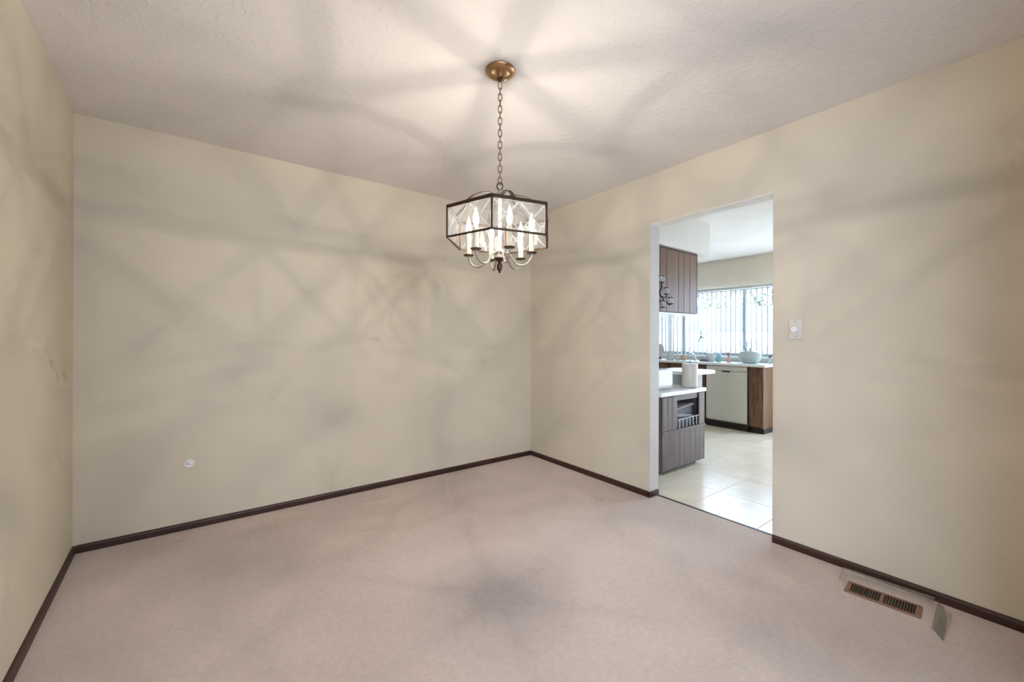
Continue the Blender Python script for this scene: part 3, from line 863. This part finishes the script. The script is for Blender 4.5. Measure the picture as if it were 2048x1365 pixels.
# iron candle holder with glass votive cups on the plank cabinet
cdl = thing('candle_holder', 'black iron candle holder with clear glass votive cups on the plank cabinet', 'candle holder', (3.105, YC, 1.622))
bm = bmesh.new(); lathe(bm, [(0.045, 0.0), (0.045, 0.006), (0.012, 0.018), (0.008, 0.07)], n=20)
o = obj('back_plate', bm, 'black_iron', cdl, smooth=True); o.rotation_euler = (PI / 2, 0, 0)
cups = [(-0.135, 0.060), (-0.080, 0.056), (-0.027, 0.055), (0.043, -0.040), (0.107, -0.118), (-0.012, -0.155), (-0.125, -0.125)]
for (dx, dz) in cups:
    bm = bmesh.new()
    mx_ = dx * 0.5
    tube(bm, [(0, -0.05, 0), (mx_, -0.075, dz * .25 - 0.05), (dx * .9, -0.11, dz * .8 - 0.035), (dx, -0.115, dz - 0.004)], 0.0048, 7)
    lathe(bm, [(0.004, dz - 0.006), (0.022, dz - 0.003), (0.024, dz + 0.001), (0.004, dz + 0.001)], (dx, -0.115, 0), 18)
    br = obj('branch', bm, 'black_iron', cdl, smooth=True)
    bm = bmesh.new(); lathe(bm, [(0.018, dz + 0.0015), (0.022, dz + 0.010), (0.0265, dz + 0.052), (0.0245, dz + 0.052), (0.020, dz + 0.012), (0.0165, dz + 0.006)], (dx, -0.115, 0), 22)
    obj('votive_cup', bm, 'votive_glass', br, smooth=True)
    bm = bmesh.new(); lathe(bm, [(0.0268, dz + 0.050), (0.0285, dz + 0.0525), (0.0268, dz + 0.055), (0.026, dz + 0.0525)], (dx, -0.115, 0), 22)
    obj('rim_band', bm, 'black_iron', br, smooth=True)
    bm = bmesh.new(); lathe(bm, [(0.001, dz + 0.053), (0.006, dz + 0.056), (0.0075, dz + 0.061), (0.006, dz + 0.066), (0.001, dz + 0.069)], (dx + 0.029, -0.115, 0), 14)
    obj('bead', bm, 'chrome', br, smooth=True)

# rolling cart with white top
YQ = 2.060
cart = thing('kitchen_cart', 'weathered grey-brown rolling cart with white top beside the doorway', 'cart', (3.16, YQ, 0))
CW, CD = 0.715, 0.31
cz = [0.035, 0.372, 0.672]
fr = 0.018
obj('top', B((-0.03, CW + 0.018, -0.022, CD + 0.01, 0.690, 0.728)), 'white_laminate', cart, bevel=0.008)
obj('body', B((0, fr, 0, CD, cz[0], 0.690), (CW - fr, CW, 0, CD, cz[0], 0.690), (fr, CW - fr, CD - fr, CD, cz[0], 0.690), (fr, CW - fr, 0, CD - fr, cz[0], cz[0] + fr), (fr, CW - fr, 0.0, CD - fr, 0.366, 0.382), (0.236, 0.252, 0.0, CD - fr, 0.382, 0.690)),
    'weathered_cart_wood', cart)
obj('apron', B((0.252, CW - fr, 0.0, 0.016, 0.638, 0.690)), 'weathered_cart_wood', cart, bevel=0.002)
# left door of upright boards
for k in range(3):
    obj('door_board', B((0.006 + 0.076 * k, 0.080 + 0.076 * k, -0.014, -0.001, 0.386, 0.684)), 'weathered_cart_wood', cart, bevel=0.003)
obj('right_stile', B((0.612, CW - 0.002, -0.012, -0.0005, 0.386, 0.684)), 'weathered_cart_wood', cart, bevel=0.002)
# lower front of upright boards
nb = 8
for k in range(nb):
    x0 = 0.004 + (CW - 0.008) / nb * k
    obj('lower_board', B((x0 + 0.0008, x0 + (CW - 0.008) / nb - 0.0008, -0.014, -0.001, 0.040, 0.362)), 'weathered_cart_wood', cart, bevel=0.002)
obj('shelf_edge', B((0.0, CW, -0.020, -0.001, 0.3625, 0.3845)), 'weathered_cart_wood', cart, bevel=0.002)
# spindle rail along the open shelf
bm = bmesh.new()
tube(bm, [(0.256, -0.006, 0.462), (0.608, -0.006, 0.470)], 0.005, 8)
obj('gallery_rail', bm, 'grey_panel', cart, smooth=True)
bm = bmesh.new(); lathe(bm, [(0.004, 0.0), (0.0075, 0.018), (0.004, 0.036), (0.0075, 0.056), (0.004, 0.078)], n=12)
sp = obj('spindle', bm, 'grey_panel', cart, smooth=True, loc=(0.285, -0.006, 0.3845))
for k in range(1, 6):
    copy_child(sp, cart, (0.285 + 0.058 * k, -0.006, 0.3845 + 0.001 * k))
for (x, y) in ((0.05, 0.04), (CW - 0.10, 0.04), (0.05, CD - 0.05), (CW - 0.10, CD - 0.05)):
    bm = bmesh.new()
    box(bm, -0.012, 0.012, -0.010, 0.010, 0.022, 0.036)
    c = obj('caster', bm, 'chrome', cart, loc=(x, y, 0))
    bm = bmesh.new(); lathe(bm, [(0.0135, -0.007), (0.0145, -0.004), (0.0145, 0.004), (0.0135, 0.007)], n=18)
    w = obj('wheel', bm, 'rubber_grey', c, smooth=True, loc=(0, 0, 0.0145)); w.rotation_euler = (PI / 2, 0, 0)
# folded cloths in the open niche
t = thing('folded_cloth', 'dark grey folded cloth lying in the cart niche', 'cloth', (3.16, YQ, 0.383))
bm = bmesh.new()
prism(bm, [(0.262, 0.04, 0.0), (0.60, 0.04, 0.0), (0.596, 0.04, 0.16), (0.560, 0.04, 0.178), (0.270, 0.04, 0.150)], (0, 0.2, 0))
obj('stack', bm, 'slate_cloth', t, bevel=0.012)
bm = bmesh.new()
prism(bm, [(0.262, 0.028, 0.152), (0.585, 0.028, 0.182), (0.590, 0.028, 0.205), (0.40, 0.028, 0.186), (0.262, 0.028, 0.168)], (0, 0.2, 0))
obj('upper_fold', bm, 'grey_cloth', t, bevel=0.006)
bm = bmesh.new()
prism(bm, [(0.262, 0.026, 0.100), (0.590, 0.026, 0.070), (0.590, 0.026, 0.092), (0.262, 0.026, 0.132)], (0, 0.2, 0))
obj('lower_fold', bm, 'grey_cloth', t, bevel=0.006)
# toaster on the cart
ZCT = 0.7285
t = thing('toaster', 'white rounded toaster standing on the cart top', 'toaster', (3.24, YQ + 0.06, ZCT))
obj('shell', B((-0.14, 0.225, 0.0, 0.17, 0.012, 0.195)), 'white_enamel', t, bevel=0.035)
obj('base', B((-0.13, 0.215, 0.01, 0.16, 0.0, 0.014)), 'grey_panel', t)
obj('slot', B((-0.10, 0.18, 0.045, 0.070, 0.1945, 0.1965)), 'dark_recess', t)
obj('slot', B((-0.10, 0.18, 0.100, 0.125, 0.1945, 0.1965)), 'dark_recess', t)
obj('lever', B((0.224, 0.252, 0.065, 0.105, 0.100, 0.125)), 'white_enamel', t, bevel=0.006)
bm = bmesh.new(); lathe(bm, [(0.016, 0), (0.016, 0.014), (0.012, 0.018), (0.001, 0.018)], n=18)
o = obj('dial', bm, 'grey_panel', t, smooth=True, loc=(0.224, 0.085, 0.055)); o.rotation_euler = (0, PI / 2, 0)
# upright roll on the cart
t = thing('paper_roll', 'upright white paper roll between the toaster and the counter end', 'paper roll', (3.76, YQ + 0.075, ZCT))
bm = bmesh.new(); lathe(bm, [(0.070, 0.008), (0.0715, 0.012), (0.0715, 0.226), (0.070, 0.230), (0.022, 0.231), (0.020, 0.222)], n=32)
obj('roll', bm, 'white_plastic', t, smooth=True)
bm = bmesh.new(); lathe(bm, [(0.066, 0.0), (0.066, 0.006), (0.02, 0.0075)], n=28)
obj('base', bm, 'grey_panel', t, smooth=True)
bm = bmesh.new(); lathe(bm, [(0.006, 0.0076), (0.006, 0.24), (0.011, 0.245), (0.012, 0.252), (0.008, 0.259), (0.001, 0.261)], n=14)
obj('rod', bm, 'grey_panel', t, smooth=True)

# peninsula end: white moulded counter on a grey cabinet
t = thing('peninsula_counter', 'white rounded counter end jutting out behind the cart', 'counter', (0, 0, 0))
pts = [(3.90, 2.20, 0)] + [(4.36 + 0.09 * math.cos(a), 2.29 + 0.09 * math.sin(a), 0) for a in [-PI / 2 + PI / 2 * i / 6 for i in range(7)]]
pts += [(4.36 + 0.09 * math.cos(a), 2.61 + 0.09 * math.sin(a), 0) for a in [PI / 2 * i / 6 for i in range(7)]] + [(3.90, 2.70, 0)]
bm = bmesh.new(); prism(bm, [(x, y, 0.826) for x, y, _ in pts], (0, 0, 0.036))
obj('top', bm, 'white_laminate', t, bevel=0.008)
bm = bmesh.new()
pr = [(3.915, 0.02), (3.955, 0.02), (3.955, 0.765)] + [(4.015 + 0.06 * math.cos(a), 0.765 + 0.06 * math.sin(a)) for a in [PI - PI / 2 * i / 6 for i in range(7)]] + [(3.915, 0.825)]
prism(bm, [(x, 2.215, z) for x, z in pr], (0, 0.06, 0))
obj('curved_support', bm, 'white_laminate', t)
obj('cabinet', B((3.957, 4.27, 2.285, 2.66, 0.0, 0.8255)), 'grey_panel', t)

# ------------------------------------------------------------------ things on the worktop
def at_x(px, X):
    """y on the plane x = X for a photo column (used once to read positions off)."""
    u = (px - 1024) / F_PX
    d = FW + RT * u
    return d.y / d.x * X
# squat aqua vase with two necks and twigs
VX = 5.80
vs_ = thing('vase', 'squat pale aqua vase with two short necks on the worktop', 'vase', (VX, at_x(1499.5, VX), ZC))
bm = bmesh.new(); lathe(bm, [(0.066, 0.0), (0.080, 0.006), (0.120, 0.045), (0.138, 0.085), (0.134, 0.120), (0.112, 0.150), (0.070, 0.166), (0.010, 0.170)], n=40, sx=0.62, sy=1.08)
obj('body', bm, 'aqua_ceramic', vs_, smooth=True)
for dy in (0.050, -0.010):
    bm = bmesh.new(); lathe(bm, [(0.024, 0.155), (0.018, 0.175), (0.017, 0.192), (0.021, 0.203), (0.015, 0.203), (0.012, 0.190)], (0, dy, 0), 20)
    obj('neck', bm, 'aqua_ceramic', vs_, smooth=True)
rnd = random.Random(5)
for (dy, dz, sy_) in ((0.055, 0.30, 0.09), (0.048, 0.285, -0.02), (-0.012, 0.33, -0.01), (-0.015, 0.30, -0.065)):
    bm = bmesh.new()
    p0 = Vector((0, dy * .9, 0.19)); p1 = Vector((0.01, dy + sy_ * .5, 0.24)); p2 = Vector((-0.01, dy + sy_, dz))
    tube(bm, [p0, p1, p2], [0.003, 0.0025, 0.0015], 5)
    tw = obj('twig', bm, 'twig_brown', vs_)
    bm = bmesh.new()
    for k in range(7):
        p = p1.lerp(p2, rnd.uniform(0.2, 1)) + Vector((rnd.uniform(-.01, .01), rnd.uniform(-.016, .016), rnd.uniform(-.01, .012)))
        bmesh.ops.create_icosphere(bm, subdivisions=1, radius=rnd.uniform(.004, .008), matrix=Matrix.Translation(p))
    obj('buds', bm, 'slate_blue_ceramic', tw, smooth=True)
# soap bottle with pump
SX = 5.82
t = thing('soap_bottle', 'small aqua pump bottle on the worktop', 'bottle', (SX, at_x(1437, SX), ZC))
bm = bmesh.new(); lathe(bm, [(0.024, 0), (0.030, 0.004), (0.030, 0.088), (0.024, 0.100), (0.011, 0.106), (0.011, 0.114)], n=22)
obj('body', bm, 'aqua_soap', t, smooth=True)
bm = bmesh.new(); lathe(bm, [(0.013, 0.1145), (0.013, 0.124), (0.004, 0.126), (0.004, 0.150)], n=14); tube(bm, [(0, 0.012, 0.152), (0, -0.03, 0.156), (0, -0.036, 0.150)], 0.005, 8)
obj('pump', bm, 'chrome', t, smooth=True)
# round white canister
t = thing('canister', 'round pale grey lidded jar left of the aqua bottle', 'jar', (5.84, at_x(1421, 5.84), ZC))
bm = bmesh.new(); lathe(bm, [(0.040, 0), (0.052, 0.006), (0.060, 0.05), (0.054, 0.095), (0.042, 0.108)], n=28)
obj('body', bm, 'pale_ceramic', t, smooth=True)
bm = bmesh.new(); lathe(bm, [(0.046, 0.1085), (0.042, 0.120), (0.016, 0.130), (0.010, 0.134), (0.012, 0.144), (0.001, 0.148)], n=28)
obj('lid', bm, 'pale_ceramic', t, smooth=True)
# dark scrubber / cloth heap
bm = bmesh.new(); lathe(bm, [(0.066, 0.0), (0.062, 0.014), (0.040, 0.032), (0.014, 0.040), (0.001, 0.041)], n=20, sx=0.6, sy=1.0)
tag(obj('dish_cloth', bm, 'slate_cloth', smooth=True, loc=(5.74, at_x(1408, 5.74), ZC)), 'crumpled dark slate cloth on the worktop beside the tap', 'cloth')
# little figurine
t = thing('figurine', 'small pinkish figurine with round head between bottle and vase', 'figurine', (5.83, at_x(1458, 5.83), ZC))
bm = bmesh.new(); lathe(bm, [(0.026, 0), (0.028, 0.010), (0.020, 0.030), (0.023, 0.060), (0.016, 0.082), (0.012, 0.088)], n=20)
obj('body', bm, 'pink_ceramic', t, smooth=True)
bm = bmesh.new(); lathe(bm, [(0.010, 0.085), (0.026, 0.096), (0.031, 0.114), (0.026, 0.132), (0.010, 0.142), (0.001, 0.143)], n=20, sx=0.8)
obj('head', bm, 'tan_ceramic', t, smooth=True)
bm = bmesh.new(); lathe(bm, [(0.014, 0), (0.012, 0.005), (0.001, 0.006)], n=16)
o = obj('face', bm, 'slate_blue_ceramic', t, smooth=True, loc=(-0.022, 0.0, 0.114)); o.rotation_euler = (0, -PI / 2, 0)
# tap
t = thing('faucet', 'chrome kitchen tap standing at the sink', 'faucet', (5.92, at_x(1391, 5.92), ZC))
bm = bmesh.new(); lathe(bm, [(0.028, 0), (0.028, 0.006), (0.018, 0.012), (0.016, 0.09), (0.019, 0.095), (0.017, 0.125), (0.004, 0.130)], n=22)
obj('body', bm, 'chrome', t, smooth=True)
bm = bmesh.new(); tube(bm, [(0, 0, 0.06), (-0.05, 0, 0.10), (-0.12, 0, 0.115), (-0.18, 0, 0.10), (-0.19, 0, 0.078)], [0.013, 0.012, 0.011, 0.011, 0.012], 12)
obj('spout', bm, 'chrome', t, smooth=True)
bm = bmesh.new(); tube(bm, [(0, 0, 0.125), (0.0, 0.02, 0.145), (0.0, 0.06, 0.165)], [0.009, 0.007, 0.008], 10)
obj('lever', bm, 'chrome', t, smooth=True)
# mug, bowl and jug on the left
def mug(name, label, px, X, r, h, mat, group=None, side=1):
    t = thing(name, label, 'mug' if name == 'mug' else name.replace('_', ' '), (X, at_x(px, X), ZC))
    bm = bmesh.new(); lathe(bm, [(r * .8, 0), (r, 0.006), (r, h), (r * .9, h), (r * .86, 0.012)], n=26)
    obj('cup', bm, mat, t, smooth=True)
    bm = bmesh.new()
    tube(bm, [(0, side * r * .95, h * .82), (0, side * (r + 0.022), h * .78), (0, side * (r + 0.026), h * .45), (0, side * r * .95, h * .25)], 0.006, 8)
    obj('handle', bm, mat, t, smooth=True)
mug('mug', 'tan mug on the worktop left of the tap', 1368, 5.80, 0.040, 0.082, 'tan_ceramic')
mug('jug', 'pale jug with slate-blue handle beside the left jamb', 1341, 5.78, 0.058, 0.135, 'pale_ceramic', side=1)
mug('cup', 'pale cup between the jug and the tan mug', 1356, 5.76, 0.036, 0.085, 'pale_ceramic', side=1)
# small plant bottle at far right end
t = thing('bud_bottle', 'tiny bottle with a dark stopper at the right end of the worktop', 'bottle', (5.86, at_x(1540, 5.86), ZC))
bm = bmesh.new(); lathe(bm, [(0.020, 0), (0.023, 0.005), (0.020, 0.045), (0.009, 0.060), (0.008, 0.078)], n=18)
obj('body', bm, 'votive_glass', t, smooth=True)
bm = bmesh.new(); lathe(bm, [(0.008, 0.0785), (0.015, 0.085), (0.018, 0.098), (0.012, 0.112), (0.001, 0.116)], n=16)
obj('stopper', bm, 'slate_cloth', t, smooth=True)
# upright plate against the window at the far left
t = thing('plate', 'round pale plate propped against the window beside the left jamb', 'plate', (5.86, at_x(1317, 5.86), ZC))
bm = bmesh.new(); lathe(bm, [(0.05, 0), (0.085, 0.004), (0.115, 0.016), (0.113, 0.019), (0.083, 0.008), (0.05, 0.004)], n=32)
o = obj('dish', bm, 'pale_ceramic', t, smooth=True, loc=(0, 0, 0.135)); o.rotation_euler = (0, -math.radians(78), 0)
obj('stand', B((-0.06, 0.03, -0.04, 0.04, 0.0, 0.012), (0.012, 0.024, -0.03, 0.03, 0.012, 0.06)), 'twig_brown', t)

# ------------------------------------------------------------------ vertical blinds
vb = thing('vertical_blind', 'white vertical blinds, coloured backlit grey, turned open across the kitchen window', 'blinds', (5.985, 0, 0))
obj('head_rail', B((-0.022, 0.022, WY0 + 0.02, WY1 - 0.02, 1.905, 1.940)), 'window_vinyl', vb)
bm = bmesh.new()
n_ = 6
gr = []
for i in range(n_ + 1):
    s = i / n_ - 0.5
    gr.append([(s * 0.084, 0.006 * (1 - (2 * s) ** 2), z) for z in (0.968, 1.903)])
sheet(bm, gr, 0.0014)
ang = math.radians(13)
v0_ = obj('vane', bm, 'blind_vane_backlit_grey', vb, smooth=True, loc=(0, 2.17, 0)); v0_.rotation_euler = (0, 0, ang)
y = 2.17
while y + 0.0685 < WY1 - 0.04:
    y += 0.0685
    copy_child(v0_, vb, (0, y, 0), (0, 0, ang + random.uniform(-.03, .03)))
# little hanging ornament in front of the blinds
t = thing('window_ornament', 'small green hummingbird-shaped ornament hanging before the blinds', 'ornament', (5.915, at_x(1402, 5.915), 0))
bm = bmesh.new(); tube(bm, [(0, 0, 1.90), (0, 0, 1.312)], 0.0012, 5)
obj('thread', bm, 'rubber_grey', t)
bm = bmesh.new(); tube(bm, [(0, 0.006, 1.318), (0, 0.002, 1.29), (0, -0.004, 1.262), (0, 0.002, 1.24)], [0.003, 0.009, 0.008, 0.003], 8)
obj('tail', bm, 'slate_cloth', t, smooth=True)
bm = bmesh.new(); tube(bm, [(0, 0.0, 1.252), (0, 0.004, 1.232), (0, 0.012, 1.208), (0, 0.022, 1.192)], [0.006, 0.014, 0.011, 0.003], 8)
tube(bm, [(0, -0.004, 1.238), (0.004, -0.03, 1.220), (0.006, -0.046, 1.205)], [0.009, 0.007, 0.002], 6)
obj('body', bm, 'leaf_green', t, smooth=True)
bm = bmesh.new(); tube(bm, [(0, 0.022, 1.195), (0, 0.030, 1.180), (0, 0.034, 1.166)], [0.008, 0.008, 0.003], 7)
obj('head', bm, 'twig_brown', t, smooth=True)
